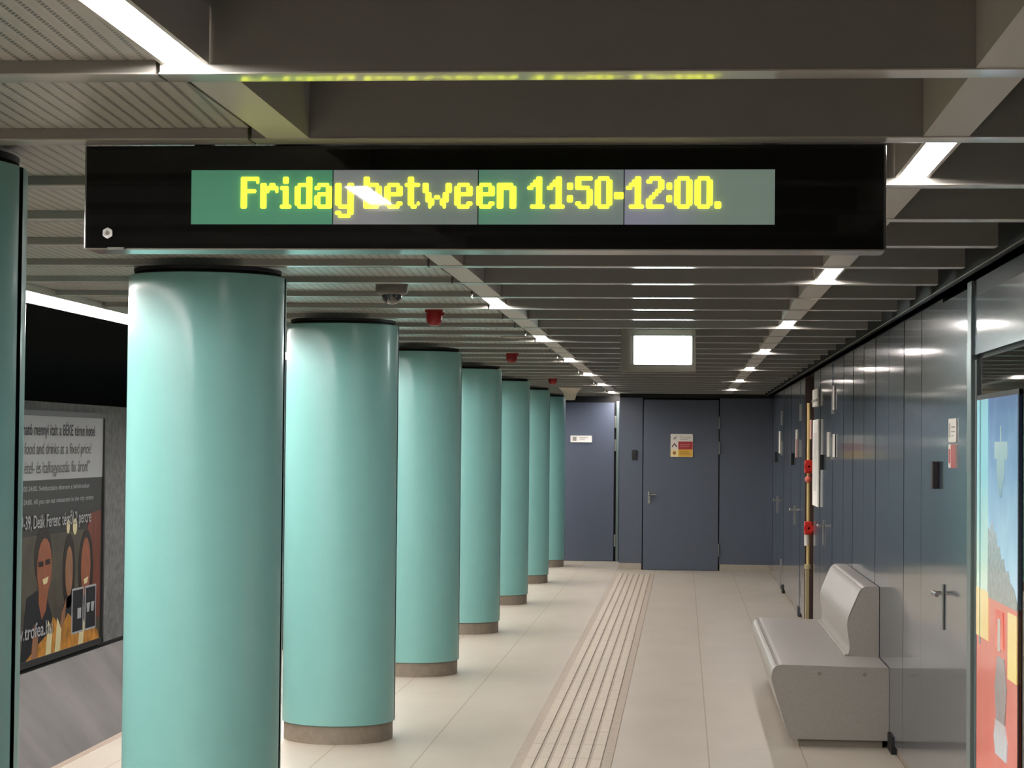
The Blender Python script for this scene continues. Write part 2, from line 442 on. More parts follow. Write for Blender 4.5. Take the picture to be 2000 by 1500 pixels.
# ------------------------------------------------------------------ tactile strip
T0, T1 = -.877, -.364
ts = empty('tactile_paving', ((T0 + T1) / 2, 12, 0), 'ribbed beige tactile guiding strip running along the platform floor', 'tactile paving')
MB().box(T0, T1, YB, 26.9, .0002, .0025).build('base_tile', m_tact, ts)
rwid = (T1 - T0 - .09) / 6
for i in range(6):
    x0 = T0 + .045 + rwid * i
    rb = MB()
    y = YB
    while y < 26.88:
        rb.box(x0 + .0085, x0 + rwid - .0085, y + .004, min(y + .509, 26.88), .002, .0078, bevel=.002, seg=1); y += .513
    rb.build('ridge', m_ridge, ts)

# ------------------------------------------------------------------ doors
def hinge_boxes(parent, x0, x1, y0, y1, zs, m=m_steel):
    for z in zs: MB().box(x0, x1, y0, y1, z - .085, z + .085, bevel=.003).build('hinge', m, parent)
# door 1: the middle door of the end wall
d1 = empty('door_1', (0, YE, 0), kind='structure')
MB().box(-.535, .478, YE - .012, YE + .04, .004, 2.305, bevel=.003).build('door_leaf', m_end, d1)
hinge_boxes(d1, .480, .494, YE - .03, YE + .04, (2.0, 1.66, .28))
hd = MB().box(-.475, -.435, YE - .022, YE - .012, .90, 1.06, bevel=.004).build('escutcheon', m_chrome, d1)
MB().cyl((-.455, YE - .012, 1.02), (-.455, YE - .06, 1.02), .012).cyl((-.455, YE - .055, 1.02), (-.345, YE - .055, 1.02), .010).sphere(-.455, YE - .058, 1.02, .018).build('lever_handle', m_chrome, hd)
# door 2: recessed left door
d2 = empty('door_2', (-1.3, YL, 0), kind='structure')
MB().box(-1.72, -.998, YL - .02, YL + .04, .004, 2.30, bevel=.003).build('door_leaf', mat('door_paint_light', '525969', rough=.42, noise=.04, nscale=60), d2)
hinge_boxes(d2, -.992, -.968, YL - .04, YL + .04, (2.02, 1.68, .30))
MB().box(-.965, -.93, YL - .05, YL, 0, 2.32).build('door_frame', m_frame, d2)
# doors in the right wall
def right_door(n, y0, y1, notch=True):
    y0, y1 = wy(y0), wy(y1)
    d_ = empty('door_%d' % n, (XW, (y0 + y1) / 2, 0), kind='structure')
    MB().box(XW - .003, XW + .04, y0 + .010, y1 - .006, .012, 2.325, bevel=.001, seg=1).build('door_leaf', m_right, d_)
    MB().box(XW + .01, XW + .06, y0 - .02, y0 + .012, .0, 2.35).box(XW + .01, XW + .06, y1 - .008, y1 + .01, .0, 2.35).build('door_gap', m_black, d_)
    hinge_boxes(d_, XW - .010, XW + .012, y0 - .004, y0 + .012, (2.02, 1.665, .28))
    yh = y1 - .085
    e_ = MB().box(XW - .012, XW - .003, yh - .018, yh + .018, .875, 1.075, bevel=.003).build('escutcheon', m_steel, d_)
    MB().cyl((XW - .003, yh, 1.035), (XW - .055, yh, 1.035), .009).cyl((XW - .048, yh + .008, 1.035), (XW - .048, yh - .115, 1.035), .010).sphere(XW - .050, yh, 1.035, .0125).build('lever_handle', m_chrome, e_)
    return d_
for i, (a, b) in enumerate(doors_right): right_door(3 + i, a, b)

# black access readers
def reader(y, label, wall='r'):
    if wall == 'r': y = wy(y)
    if wall == 'r': MB().box(XW - .030, XW, y - .035, y + .035, 1.49, 1.615, bevel=.005).build('access_reader', m_black, loc=(XW, y, 1.55)); o = COL.objects[-1]
    else:
        MB().box(y - .035, y + .035, YE - .03, YE, 1.49, 1.62, bevel=.005).build('access_reader', m_black, loc=(y, YE, 1.55)); o = COL.objects[-1]
    return tag(o, label, 'card reader', 'black access readers beside the doors')
reader(9.66, 'black card reader beside the nearest door handle on the right wall')
reader(17.42 + .1, 'black card reader on the right wall just before the red riser pipe')
reader(22.2, 'black card reader on the right wall right behind the riser recess')
reader(26.1, 'farthest black card reader on the right wall near the end wall')
reader(-.658, 'small black card reader on the end wall, left of the middle door', 'e')

# plates and notices on the right wall
def rplate(name, y0, y1, z0, z1, m, label, cat='sign', thick=.006, marks=None):
    y0, y1, z0, z1 = wy(y0), wy(y1), wz(z0), wz(z1)
    x = XW - .003
    t = empty(name, (x, (y0 + y1) / 2, (z0 + z1) / 2), label, cat)
    MB().box(x - thick, x, y0, y1, z0, z1, bevel=.002, seg=1).build('plate', m, t)
    for (mm, a, b, c2, d3) in (marks or []):
        MB().box(x - thick - .001, x - thick, y1 - (y1 - y0) * b, y1 - (y1 - y0) * a, z0 + (z1 - z0) * c2, z0 + (z1 - z0) * d3).build('marking', mm, t)
    return t
rplate('door_notice', 8.98, 9.22, 1.700, 1.805, m_white, 'white notice plate on the nearest door of the right wall', marks=[(m_lightgrey, .12, .28, .2, .8), (m_lightgrey, .4, .9, .60, .68), (m_lightgrey, .4, .9, .42, .48), (m_lightgrey, .4, .75, .25, .3)])
rplate('warning_plate', 8.98, 9.22, 1.588, 1.692, m_white, 'white and red warning plate just below the white notice on the nearest right door', marks=[(m_redp, .36, 1.0, 0, 1), (m_redp, .06, .28, .2, .8)])
rplate('door_notice', 16.70, 16.95, 1.60, 1.80, m_white, 'narrow white notice on the right wall door before the riser pipe')
rplate('wall_notice', 16.10, 16.30, 1.60, 1.78, m_white, 'narrow white notice on the right wall, nearer of the pair before the riser pipe')
rplate('wall_notice', 16.18, 16.32, 1.97, 2.16, m_white, 'small white notice high on the right wall above the others')
rplate('warning_plate', 21.35, 21.65, 1.57, 1.86, m_white, 'white and red plate on the right wall door just behind the riser recess', marks=[(m_redp, .45, 1.0, 0, .66)])
rplate('door_notice', 25.1, 25.4, 1.60, 1.87, m_white, 'narrow white plate on the farthest right wall door')

# white board and box next to the riser
t = empty('notice_board', (XW, 17.9, 1.54), 'tall white notice board on the right wall beside the riser pipe', 'notice board')
MB().box(XW - .020, XW - .003, 17.55, 18.21, 1.17, 1.915, bevel=.003).build('board', m_whiteb, t)
MB().box(XW - .022, XW - .0205, 17.67, 18.1, 1.3, 1.8).build('sheet', m_white, t)
t = empty('junction_box', (XW, 17.9, 2.1), 'white box high on the right wall above the tall notice board', 'box')
MB().box(XW - .020, XW - .003, 17.62, 18.27, 2.03, 2.18, bevel=.004).build('cover', m_white, t)
MB().box(XW - .026, XW - .020, 17.62, 18.27, 2.07, 2.09).build('lid_line', m_grey, t)

# riser pipe with red valves
t = empty('riser_pipe', (XW - .015, 18.9, 0), 'yellow vertical pipe with two red valves standing before the right wall', 'pipe')
px_, py_ = XW - .012, 18.9
MB().cyl((px_, py_, 0.5), (px_, py_, 2.08), .016).build('pipe', m_yel, t, smooth=True)
MB().box(px_ - .024, px_ + .010, py_ - .028, py_ + .028, 0, .60, bevel=.004).cyl((px_ , py_, .57), (px_, py_, .61), .034).build('sleeve', mat('sleeve_brass', 'aa9d78', rough=.35), t)
for z in (1.50, .94):
    v = MB().box(px_ - .038, px_ + .038, py_ - .04, py_ + .04, z - .06, z + .06, bevel=.012).build('valve_body', m_red, t)
    MB().cyl((px_, py_ - .045, z), (px_, py_ - .075, z), .045, 20).cyl((px_, py_ - .03, z), (px_, py_ - .075, z), .010, 12).build('hand_wheel', m_red, v)
MB().sphere(px_, py_ - .01, 1.385, .035).build('coupling', mat('faded_red', 'c5604f', rough=.4), t, smooth=True)
MB().cyl((px_ - .012, py_, .78), (px_ - .012, py_, .88), .024).build('collar', m_white, t)
rplate('riser_label', 19.0, 19.25, 1.75, 1.93, mat('pinkish_label', 'b98474', rough=.5), 'small reddish label beside the top of the yellow pipe')

# end wall door plates
def eplate(name, x0, x1, z0, z1, y, m, label):
    t = empty(name, ((x0 + x1) / 2, y, (z0 + z1) / 2), label, 'sign')
    MB().box(x0, x1, y - .005, y, z0, z1, bevel=.012).build('plate', m, t)
    return t
yq = YE - .0125
t = eplate('warning_plate', -.175, .131, 1.529, 1.845, yq, m_white, 'white, red and yellow three-row warning plate on the middle door of the end wall')
MB().box(-.065, .131, yq - .007, yq - .005, 1.633, 1.740).build('red_field', m_redp, t)
MB().box(-.065, .128, yq - .007, yq - .005, 1.534, 1.632).build('yellow_field', m_yelp, t)
MB().box(-.168, -.066, yq - .0062, yq - .005, 1.536, 1.632).build('pale_field', mat('pale_yellow', 'e6cf9a', rough=.5), t)
MB().cyl((-.117, yq - .008, 1.585), (-.117, yq - .005, 1.585), .024).build('sun_symbol', mat('ochre', '8a6a2a', rough=.5), t)
ar = MB()
for sgn in (-1, 1):
    ar.prism([(-.117, 1.722), (-.117 + sgn * .034, 1.680), (-.117 + sgn * .034, 1.662), (-.117 + sgn * .022, 1.664), (-.117, 1.698)], 'y', yq - .007, yq - .005)
ar.build('arrow_symbol', mat('brown_mark', '6a4038', rough=.5), t)
MB().prism([(-.14, 1.78), (-.09, 1.82), (-.095, 1.775), (-.12, 1.765)], 'y', yq - .007, yq - .005).build('bolt_symbol', m_lightgrey, t)
tx = MB()
for z, x1 in ((1.815, -.0), (1.79, .10), (1.768, .06)): tx.box(-.045, x1, yq - .0065, yq - .005, z - .005, z + .005)
tx.build('text_line', mat('plate_text', 'a8a298', rough=.6), t)
tx = MB()
for z, x1 in ((1.70, .10), (1.675, .08)): tx.box(-.045, x1, yq - .0085, yq - .007, z - .006, z + .006)
tx.build('text_line', mat('plate_text_red', 'b56a68', rough=.6), t)
tx = MB()
for z, x1 in ((1.60, .07), (1.575, .10)): tx.box(-.045, x1, yq - .0085, yq - .007, z - .006, z + .006)
tx.build('text_line', mat('plate_text_yel', 'a8822f', rough=.6), t)
yq2 = YL - .021
t = eplate('door_notice', -1.633, -1.319, 1.72, 1.821, yq2, mat('bright_plate', 'f4f1ea', rough=.4), 'small white rectangular plate on the recessed left door')
MB().box(-1.60, -1.545, yq2 - .007, yq2 - .005, 1.742, 1.80).build('symbol', m_lightgrey, t)
MB().box(-1.50, -1.38, yq2 - .007, yq2 - .005, 1.782, 1.792).box(-1.50, -1.42, yq2 - .007, yq2 - .005, 1.762, 1.770).build('text_line', m_lightgrey, t)

# ------------------------------------------------------------------ glass case and poster at the near right
jm = MB().box(XW - .012, XW + .06, wy(8.49), wy(8.60), 0, 2.345, bevel=.003).build('trim_14', m_frame); struct(jm)
struct(MB().box(XW, XW + .3, 6.3, wy(8.49), 2.047, 2.277).build('trim_15', m_right))
struct(MB().box(XW + .004, XW + .3, 6.3, wy(8.49), 2.277, 2.345).box(XW + .02, XW + .3, 6.3, wy(8.49), 2.027, 2.047).build('trim_16', m_black))
case = empty('display_case', (XW, 7.6, 0), 'tall glossy dark glass case holding the colourful poster at the right edge', 'display case')
MB().box(XW + .01, XW + .02, 6.3, wy(8.49), .06, 2.027).build('back_glass', m_glass, case)
MB().box(XW, XW + .3, 6.3, wy(8.49), 0, .06).box(XW + .004, XW + .02, wy(8.44), wy(8.49), .06, 2.027).build('frame', m_frame, case)
pst = empty('poster', (XW, 7.9, 1), 'tall glossy poster with blue sky above and a red lower part in the glass case', 'poster')
PY0, PY1, PZ0, PZ1 = 7.398, 8.40, .32, 1.868
PXm = XW + .004
def pq(y0, y1, z0, z1, m, lay, name='artwork'):
    MB().box(PXm - .0012 * lay, PXm, wy(y0), wy(y1), wz(z0), wz(z1)).build(name, m, pst)
def grad(name, c0, c1, z0, z1, nsc=6, blend=.25):
    m = mat(name, c0, rough=.12, spec=.6); nt = m.node_tree; b = nt.nodes['Principled BSDF']
    tc = nt.nodes.new('ShaderNodeTexCoord'); sp = nt.nodes.new('ShaderNodeSeparateXYZ'); nt.links.new(tc.outputs['Object'], sp.inputs[0])
    mr = nt.nodes.new('ShaderNodeMapRange'); mr.inputs[1].default_value = z0; mr.inputs[2].default_value = z1; nt.links.new(sp.outputs[2], mr.inputs[0])
    no = nt.nodes.new('ShaderNodeTexNoise'); no.inputs['Scale'].default_value = nsc; nt.links.new(tc.outputs['Object'], no.inputs['Vector'])
    ad = nt.nodes.new('ShaderNodeMath'); ad.operation = 'MULTIPLY_ADD'; ad.inputs[1].default_value = blend * 2; nt.links.new(no.outputs[0], ad.inputs[0])
    sb = nt.nodes.new('ShaderNodeMath'); sb.operation = 'SUBTRACT'; sb.inputs[1].default_value = blend; nt.links.new(mr.outputs[0], sb.inputs[0])
    nt.links.new(sb.outputs[0], ad.inputs[2])
    mx = nt.nodes.new('ShaderNodeMix'); mx.data_type = 'RGBA'; mx.inputs[6].default_value = srgb(c0); mx.inputs[7].default_value = srgb(c1)
    nt.links.new(ad.outputs[0], mx.inputs[0]); nt.links.new(mx.outputs[2], b.inputs['Base Color'])
    b.inputs['Emission Strength'].default_value = .32; nt.links.new(mx.outputs[2], b.inputs['Emission Color'])
    return m
pq(PY0 - .02, PY1 + .02, PZ0 - .02, PZ1 + .02, m_black, 1, 'border')
pq(PY0, PY1, 1.10, PZ1, grad('poster_sky', 'b9dcf0', '6c8abf', 1.25, 1.75), 2)
pq(PY0, PY1, PZ0, 1.10, grad('poster_red', 'd2685a', 'cf8a78', .5, 1.4), 2)
pq(8.10, PY1, 1.10, PZ1, grad('poster_teal', 'cfe9d8', '9ad6e2', 1.2, 1.6), 3)
pq(8.29, 8.315, .9, PZ1, grad('poster_line', '6d9a98', '5a8890', 1.2, 1.6), 4)
pq(8.08, PY1, .93, 1.12, grad('poster_cream', 'e6cf8e', 'ecd9a0', 1.0, 1.1), 4)
pq(PY0, 7.60, .84, 1.08, grad('poster_cream2', 'f0dc88', 'e9d596', .9, 1.1), 4)
fm = MB()
pts = []
pp = [(PY0, 1.10), (8.1, 1.10), (8.09, 1.37), (8.03, 1.36), (7.99, 1.40), (7.94, 1.35), (7.90, 1.36), (7.85, 1.30), (7.80, 1.31), (7.76, 1.26), (7.70, 1.27), (7.66, 1.22), (7.6, 1.23), (7.55, 1.19), (7.46, 1.17), (PY0, 1.13)]
fm.prism([(wy(a), wz(b)) for a, b in pp], 'x', PXm - .0042, PXm); fm.build('artwork', grad('poster_trees', '8b9590', 'b4bcc0', 1.08, 1.42, 38, .7), pst)
ln = MB()
for a, b, c_, d_ in ((7.62, 7.93, 1.635, 1.70), (7.69, 7.87, 1.57, 1.635), (7.77, 7.79, 1.70, 1.76)): ln.box(PXm - .0045, PXm, wy(a), wy(b), wz(c_), wz(d_))
ln.prism([(wy(a), wz(b)) for a, b in [(7.70, 1.57), (7.86, 1.57), (7.80, 1.49), (7.77, 1.49)]], 'x', PXm - .0045, PXm)
ln.build('artwork', grad('poster_lamp', '8aa7b4', 'b5cdd0', 1.5, 1.7), pst)
pq(7.70, 7.88, .93, 1.07, grad('poster_redlight', 'e88d7c', 'd5574a', .9, 1.1), 5)
pq(7.76, 7.82, .92, 1.04, m_white, 6)
bt = MB(); bt.prism([(wy(a), wz(b)) for a, b in [(7.66, .66), (7.62, .80), (7.68, .90), (7.84, .90), (7.90, .78), (7.86, .66)]], 'x', PXm - .006, PXm)
bt.build('artwork', grad('poster_grey', '8d8583', '9e9694', .6, .9, 12, .5), pst)
bt = MB(); bt.prism([(wy(a), wz(b)) for a, b in [(7.62, .53), (7.60, .60), (7.66, .66), (7.88, .66), (7.92, .59), (7.88, .53)]], 'x', PXm - .006, PXm)
bt.build('artwork', grad('poster_pale', 'c9d2d8', 'b8b3b4', .5, .7, 12, .5), pst)

# ------------------------------------------------------------------ bench
bn = empty('bench', (.83, 13.3, 0), 'long grey cast bench with a backrest standing against the right wall', 'bench')
def rounded(pts, rad, seg=5):
    out = []
    n_ = len(pts)
    for i, p in enumerate(pts):
        r = rad[i] if i < len(rad) else 0
        if r <= 0: out.append(p); continue
        a = Vector(pts[i - 1]) - Vector(p); b = Vector(pts[(i + 1) % n_]) - Vector(p)
        a.normalize(); b.normalize()
        p0 = Vector(p) + a * r; p1 = Vector(p) + b * r
        for j in range(seg + 1):
            t_ = j / seg
            q = (1 - t_) ** 2 * p0 + 2 * t_ * (1 - t_) * Vector(p) + t_ ** 2 * p1
            out.append((q.x, q.y))
    return out
seatp = rounded([(.604, .042), (.498, .38), (.514, .447), (.56, .455), (1.1535, .447), (1.1535, .042)], [.01, .03, .035, .01, .006, .004])
MB().prism(seatp, 'y', 11.62, 14.80).build('seat', m_bench, bn, smooth=True)
backp = rounded([(.972, .440), (.985, .50), (.966, .630), (.974, .68), (1.040, .835), (1.066, .858), (1.1535, .858), (1.1535, .44)], [0, .02, .03, .03, .02, .02, .006, 0])
MB().prism(backp, 'y', 12.22, 14.62).build('backrest', m_bench, bn, smooth=True)
MB().box(.985 - .03, .985 + .004, 12.22, 14.62, .45, .462, bevel=.003).build('cove', m_bench, bn)
MB().box(.655, 1.12, 11.64, 14.78, 0, .04).build('plinth', mat('bench_plinth', '7a7266', rough=.6), bn)
m_screw = mat('screw', '7d776c', rough=.6)
for x in (.77, 1.02): MB().cyl((x, 11.6185, .408), (x, 11.6205, .408), .011, 16).build('screw_cover', m_screw, bn)
st_ = MB().box(.527, .531, 11.62, 14.80, .4555, .4562)
st_.build('edge_groove', mat('groove', '6f6960', rough=.7), bn)

# ------------------------------------------------------------------ the display sign
SY, SX0, SX1, SZ0, SZ1 = 4.77, -1.423, .4595, 2.126, 2.3735
K = .892
def sx(px): return (-1.3065 + (px - 375) * 1.539 / 1138) * K
def sz(py): return CAM_Z + (.7215 - (py - 333) * .0013667) * K
TILT = .010
def sheared(o):
    for v in o.data.vertices: v.co.y -= (v.co.z - SZ0) * TILT
    return o
sg = empty('display_sign', ((SX0 + SX1) / 2, SY, SZ0), 'long black overhead display sign with yellow lettering', 'display sign')
MB().box(SX0 - .004, SX1 + .004, SY + .004, SY + .125, SZ0, SZ1, bevel=.003).build('housing', m_signmetal, sg)
sheared(MB().box(SX0 + .003, SX1 - .003, SY - .002, SY + .02, SZ0 + .003, SZ1 - .003).build('front_glass', m_signglass, sg))
xs_ = [375, 656, 941, 1224, 1513]
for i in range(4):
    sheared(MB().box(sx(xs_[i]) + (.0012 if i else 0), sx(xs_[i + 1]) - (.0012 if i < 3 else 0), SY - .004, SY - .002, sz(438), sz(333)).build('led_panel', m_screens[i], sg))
G = {
'F': ["######", "##...#", "##....", "##....", "#####.", "##....", "##....", "##....", "##....", "##...."],
'r': ["......", "......", "##.##.", "######", "###..#", "##....", "##....", "##....", "##....", "##...."],
'i': [".##.", ".##.", "....", "###.", ".##.", ".##.", ".##.", ".##.", ".##.", "####"],
'd': ["....##", "....##", ".#####", "##..##", "##..##", "##..##", "##..##", "##..##", "##..##", ".#####"],
'a': ["......", "......", ".####.", "##..##", "....##", ".#####", "##..##", "##..##", "##..##", ".#####"],
'y': ["......", "......", "##..##", "##..##", "##..##", "##..##", "##..##", "##..##", "##..##", ".#####", "....##", "##..##", ".####."],
'b': ["##....", "##....", "#####.", "##..##", "##..##", "##..##", "##..##", "##..##", "##..##", "#####."],
'e': ["......", "......", ".####.", "##..##", "##..##", "######", "##....", "##....", "##..##", ".####."],
't': [".##..", ".##..", "#####", ".##..", ".##..", ".##..", ".##..", ".##..", ".##.#", "..##."],
'w': ["..........", "..........", "##......##", "##......##", "##......##", ".##....##.", ".##.##.##.", ".###..###.", "..##..##..", "..#....#.."],
'n': ["......", "......", "#####.", "######", "##..##", "##..##", "##..##", "##..##", "##..##", "##..##"],
'1': ["...##.", "..###.", ".####.", "##.##.", "...##.", "...##.", "...##.", "...##.", "...##.", ".#####"],
'5': ["######", "##....", "##....", "#####.", "....##", "....##", "....##", "....##", "##..##", ".####."],
'0': [".####.", "##..##", "##..##", "##..##", "##..##", "##..##", "##..##", "##..##", "##..##", ".####."],
'2': [".####.", "##..##", "....##", "....##", "...##.", "..##..", ".##...", "##....", "##....", "######"],
':': ["..", "..", "##", "##", "..", "..", "##", "##", "..", ".."],
'-': ["...."] * 5 + ["####", "####"] + ["...."] * 3,
'.': [".."] * 8 + ["##", "##"],
}
LAY = [('F', 473, 511), ('r', 512, 549), ('i', 551, 575), ('d', 580, 616), ('a', 619, 655), ('y', 660, 698), ('b', 716, 753), ('e', 757, 794), ('t', 797, 828), ('w', 832, 890),
       ('e', 894, 931), ('e', 937, 974), ('n', 977, 1016), ('1', 1036, 1072), ('1', 1074, 1110), (':', 1113, 1126), ('5', 1129, 1164), ('0', 1167, 1202), ('-', 1204, 1224),
       ('1', 1227, 1263), ('2', 1266, 1302), (':', 1305, 1317), ('0', 1320, 1356), ('0', 1359, 1395), ('.', 1397, 1411)]
def glyph(ch, p0, p1):
    g = G[ch]; wdt = len(g[0]); pz = 6.0; b = MB(); dx = (p1 - p0) / wdt
    top = 347 + (p0 - 473) * .0
    on = lambda r, q: 0 <= r < len(g) and 0 <= q < wdt and g[r][q] == '#'
    y = SY - .0052
    for r in range(len(g)):
        for q in range(wdt):
            if not on(r, q):
                # soften inner diagonal steps
                continue
            xc = p0 + (q + .5) * dx; zc = top + (r + .5) * pz
            hx, hz = dx * .52, pz * .62
            L_, R2, T_, B_ = on(r, q - 1), on(r, q + 1), on(r - 1, q), on(r + 1, q)
            cut = .6
            pts = []
            for sxn, szn, k1, k2 in ((-1, -1, L_, T_), (1, -1, R2, T_), (1, 1, R2, B_), (-1, 1, L_, B_)):
                c0 = 0 if (k1 or k2) else cut
                if c0:
                    a1 = (xc + sxn * hx, zc + szn * hz * (1 - c0)); a2 = (xc + sxn * hx * (1 - c0), zc + szn * hz)
                    pts += [a1, a2] if (sxn * szn > 0) else [a2, a1]
                else: pts.append((xc + sxn * hx, zc + szn * hz))
            b.bm.faces.new([b.bm.verts.new((sx(p[0]), y, sz(p[1]))) for p in pts])
    sheared(b.build('led_letter', m_text, sg))
for ch, a, b_ in LAY: glyph(ch, a + .8, b_ - .8)
def clear_glass():
    m = bpy.data.materials.new('clear_cover_glass'); m.use_nodes = True; nt = m.node_tree; nt.nodes.clear()
    out = nt.nodes.new('ShaderNodeOutputMaterial'); mx = nt.nodes.new('ShaderNodeMixShader')
    tr = nt.nodes.new('ShaderNodeBsdfTransparent'); gl = nt.nodes.new('ShaderNodeBsdfGlossy'); gl.inputs['Roughness'].default_value = .03
    fr_ = nt.nodes.new('ShaderNodeFresnel'); fr_.inputs['IOR'].default_value = 1.5
    nt.links.new(fr_.outputs[0], mx.inputs[0]); nt.links.new(tr.outputs[0], mx.inputs[1]); nt.links.new(gl.outputs[0], mx.inputs[2]); nt.links.new(mx.outputs[0], out.inputs[0])
    return m
sheared(MB().face([(SX0 + .003, SY - .0075, SZ0 + .003), (SX1 - .003, SY - .0075, SZ0 + .003), (SX1 - .003, SY - .0075, SZ1 - .003), (SX0 + .003, SY - .0075, SZ1 - .003)]).build('cover_glass', clear_glass(), sg))
# lock and lower latch
lk = MB().cyl((sx(210), SY - .006, sz(456)), (sx(210), SY - .013, sz(456)), .0135, 6).build('lock', m_chrome, sg)
MB().cyl((sx(210), SY - .013, sz(456)), (sx(210), SY - .0145, sz(456)), .005, 16).build('keyhole', m_grey, lk)
MB().box(sx(210), sx(243), SY - .012, SY + .004, SZ0 - .001, SZ0 + .004).build('latch', m_steel, sg)
for x in (-1.15, .2):
    MB().box(x - .02, x + .02, SY + .04, SY + .08, SZ1, 2.70).build('hanger', m_face, sg)

# ------------------------------------------------------------------ exit light box
EY = 12.25
ex = empty('exit_sign_box', (-.12, EY, 2.15), 'glowing white rectangular light box hanging under the ceiling in the middle', 'light box')
def xe(px): return -.297 + (px - 1240) * (.3405 / 110)
MB().box(-.375, .07, EY + .002, EY + .08, 2.118, 2.371, bevel=.004).build('housing', mat('exit_housing', '6f6b60', rough=.5), ex)
MB().prism(rounded([(-.296, 2.160), (-.296, 2.327), (.046, 2.327), (.046, 2.160)], [.008] * 4), 'y', EY - .004, EY + .004).build('lit_face', m_exit, ex)
MB().box(-.30, .052, EY - .001, EY + .003, 2.155, 2.332).build('bezel', m_face, ex)

# ------------------------------------------------------------------ dome camera, sirens, cone light
zc_ = ZC + .028
t = empty('dome_camera', (-1.32, 9.2, zc_), 'grey ceiling dome camera with a dark glass bubble, between the columns and the lights', 'camera')
MB().lathe([(0, zc_), (.072, zc_), (.074, zc_ - .006), (.074, zc_ - .042), (.068, zc_ - .050), (.052, zc_ - .056), (0, zc_ - .056)], -1.32, 9.2, 40).build('housing', mat('camera_body', '6e6860', rough=.5), t, smooth=True)
pr_ = [(.046 * math.cos(a), zc_ - .054 - .046 * math.sin(a)) for a in [PI / 2 * i / 10 for i in range(11)]]
MB().lathe(pr_, -1.32, 9.2, 40).build('bubble', mat('bubble_glass', (.02, .018, .016, 1), rough=.04, spec=.8, coat=1), t, smooth=True)
def siren(x, y, label):
    t = empty('fire_siren', (x, y, zc_), label, 'siren', 'red fire sirens under the ceiling')
    MB().cyl((x, y, zc_), (x, y, zc_ - .018), .052, 32).build('mounting_base', m_dred, t)
    MB().lathe([(0, zc_ - .018), (.044, zc_ - .018), (.045, zc_ - .045), (.042, zc_ - .068), (.030, zc_ - .086), (.020, zc_ - .090), (0, zc_ - .090)], x, y, 32).build('horn', m_dred, t, smooth=True)
    MB().box(x + .04, x + .056, y - .02, y + .02, zc_ - .035, zc_ - .018).build('lug', m_dred, t)
siren(-1.345, 11.0, 'nearest red fire siren, below and right of the dome camera')
siren(-1.335, 15.9, 'middle red fire siren of the three under the ceiling')
siren(-1.37, 21.5, 'farthest red fire siren, just above the cream cone lamp')
t = empty('ceiling_speaker', (-1.40, 20.2, zc_), 'cream cone shaped fitting hanging beside the far columns', 'speaker')
CXs, CYs = -1.40, 25.4
hn = MB().lathe([(0, 2.388), (.142, 2.388), (.142, 2.380), (.118, 2.362), (.085, 2.318), (.068, 2.262), (.060, 2.235), (0, 2.232)], CXs, CYs, 32).build('horn', m_cream, None, smooth=True)
t.location = (CXs, CYs, 2.388); hn.parent = t; hn.matrix_parent_inverse = mw(t).inverted()
MB().cyl((CXs, CYs, 2.388), (CXs, CYs, ZC + .03), .05).build('stem', m_cream, t)
# round cover on the perforated ceiling
def cover(x, y, label):
    o = MB().lathe([(0, 0), (.085, 0), (.085, -.006), (.07, -.012), (0, -.012)], 0, 0, 32).build('ceiling_cover', m_grey, None, smooth=True)
    o.location = (x, y, zc_); tag(o, label, 'ceiling cover', 'round covers on the perforated ceiling')
cover(-1.14, 9.95, 'flat round grey cover on the ceiling, right of the dome camera')
cover(-1.14, 13.7, 'flat round grey cover on the ceiling above the third column')

# ------------------------------------------------------------------ billboard on the tunnel wall
BY0, BY1, BZ0, BZ1 = 16.9, 20.42, -.315, 1.90
xb = XT + .03
bb = empty('billboard', (XT, 18.7, -.35), 'framed restaurant poster on the tunnel wall between the two nearest columns', 'billboard')
fr = MB().box(XT, xb + .02, BY0 - .05, BY1 + .05, BZ1, BZ1 + .05).box(XT, xb + .02, BY1, BY1 + .05, BZ0 - .05, BZ1).box(XT, xb + .02, BY0 - .05, BY0, BZ0 - .05, BZ1).box(XT, xb + .02, BY0 - .05, BY1 + .05, BZ0 - .06, BZ0)
fr.build('frame', mat('billboard_frame', '4a4a49', rough=.4, metal=.4), bb)
MB().box(XT, xb, BY0, BY1, 1.307, BZ1).build('poster_top', m_posterw, bb)
MB().box(XT, xb, BY0, BY1, BZ0, 1.307).build('poster_bottom', m_posterd, bb)
UY, UZ = (0, 1, 0), (0, 0, 1)
tx0 = xb + .003
# dark heading, two slogans, small print, address
text_obj('heading_word', 'ezért fogyasztható mennyi italt a BÉKE téren hotel', m_ink, 3.1, .105, (tx0, BY0 + .12, 1.72), UY, UZ, bb, bold=.012)
text_obj('slogan_word', 'Unlimited food and drinks at a fixed price!', m_inkg, 2.75, .105, (tx0, BY0 + .35, 1.545), UY, UZ, bb)
text_obj('slogan_word', '„Korlátlan étel- és italfogyasztás fix áron!”', m_inkg, 2.75, .11, (tx0, BY0 + .32, 1.37), UY, UZ, bb)
text_obj('small_word', 'Minden nap nyitva 12:00-24:00. Svédasztalos étterem a belvárosban', m_textw, 3.0, .045, (tx0, BY0 + .05, 1.21), UY, UZ, bb, bold=.012)
text_obj('small_word', 'Open every day 12:00-24:00. All you can eat restaurant in the city centre', m_textw, 3.15, .045, (tx0, BY0 + .05, 1.09), UY, UZ, bb, bold=.012)
text_obj('address_word', 'már 39-39, Deák Ferenc tértől 2 percre', m_textw, 2.55, .12, (xb + .0125, BY0 + .55, .87), UY, UZ, bb, bold=.008)
text_obj('website_word', 'www.trofea.hu', m_textw, 1.35, .13, (xb + .0125, BY0 + .55, -.12), UY, UZ, bb, bold=.012)
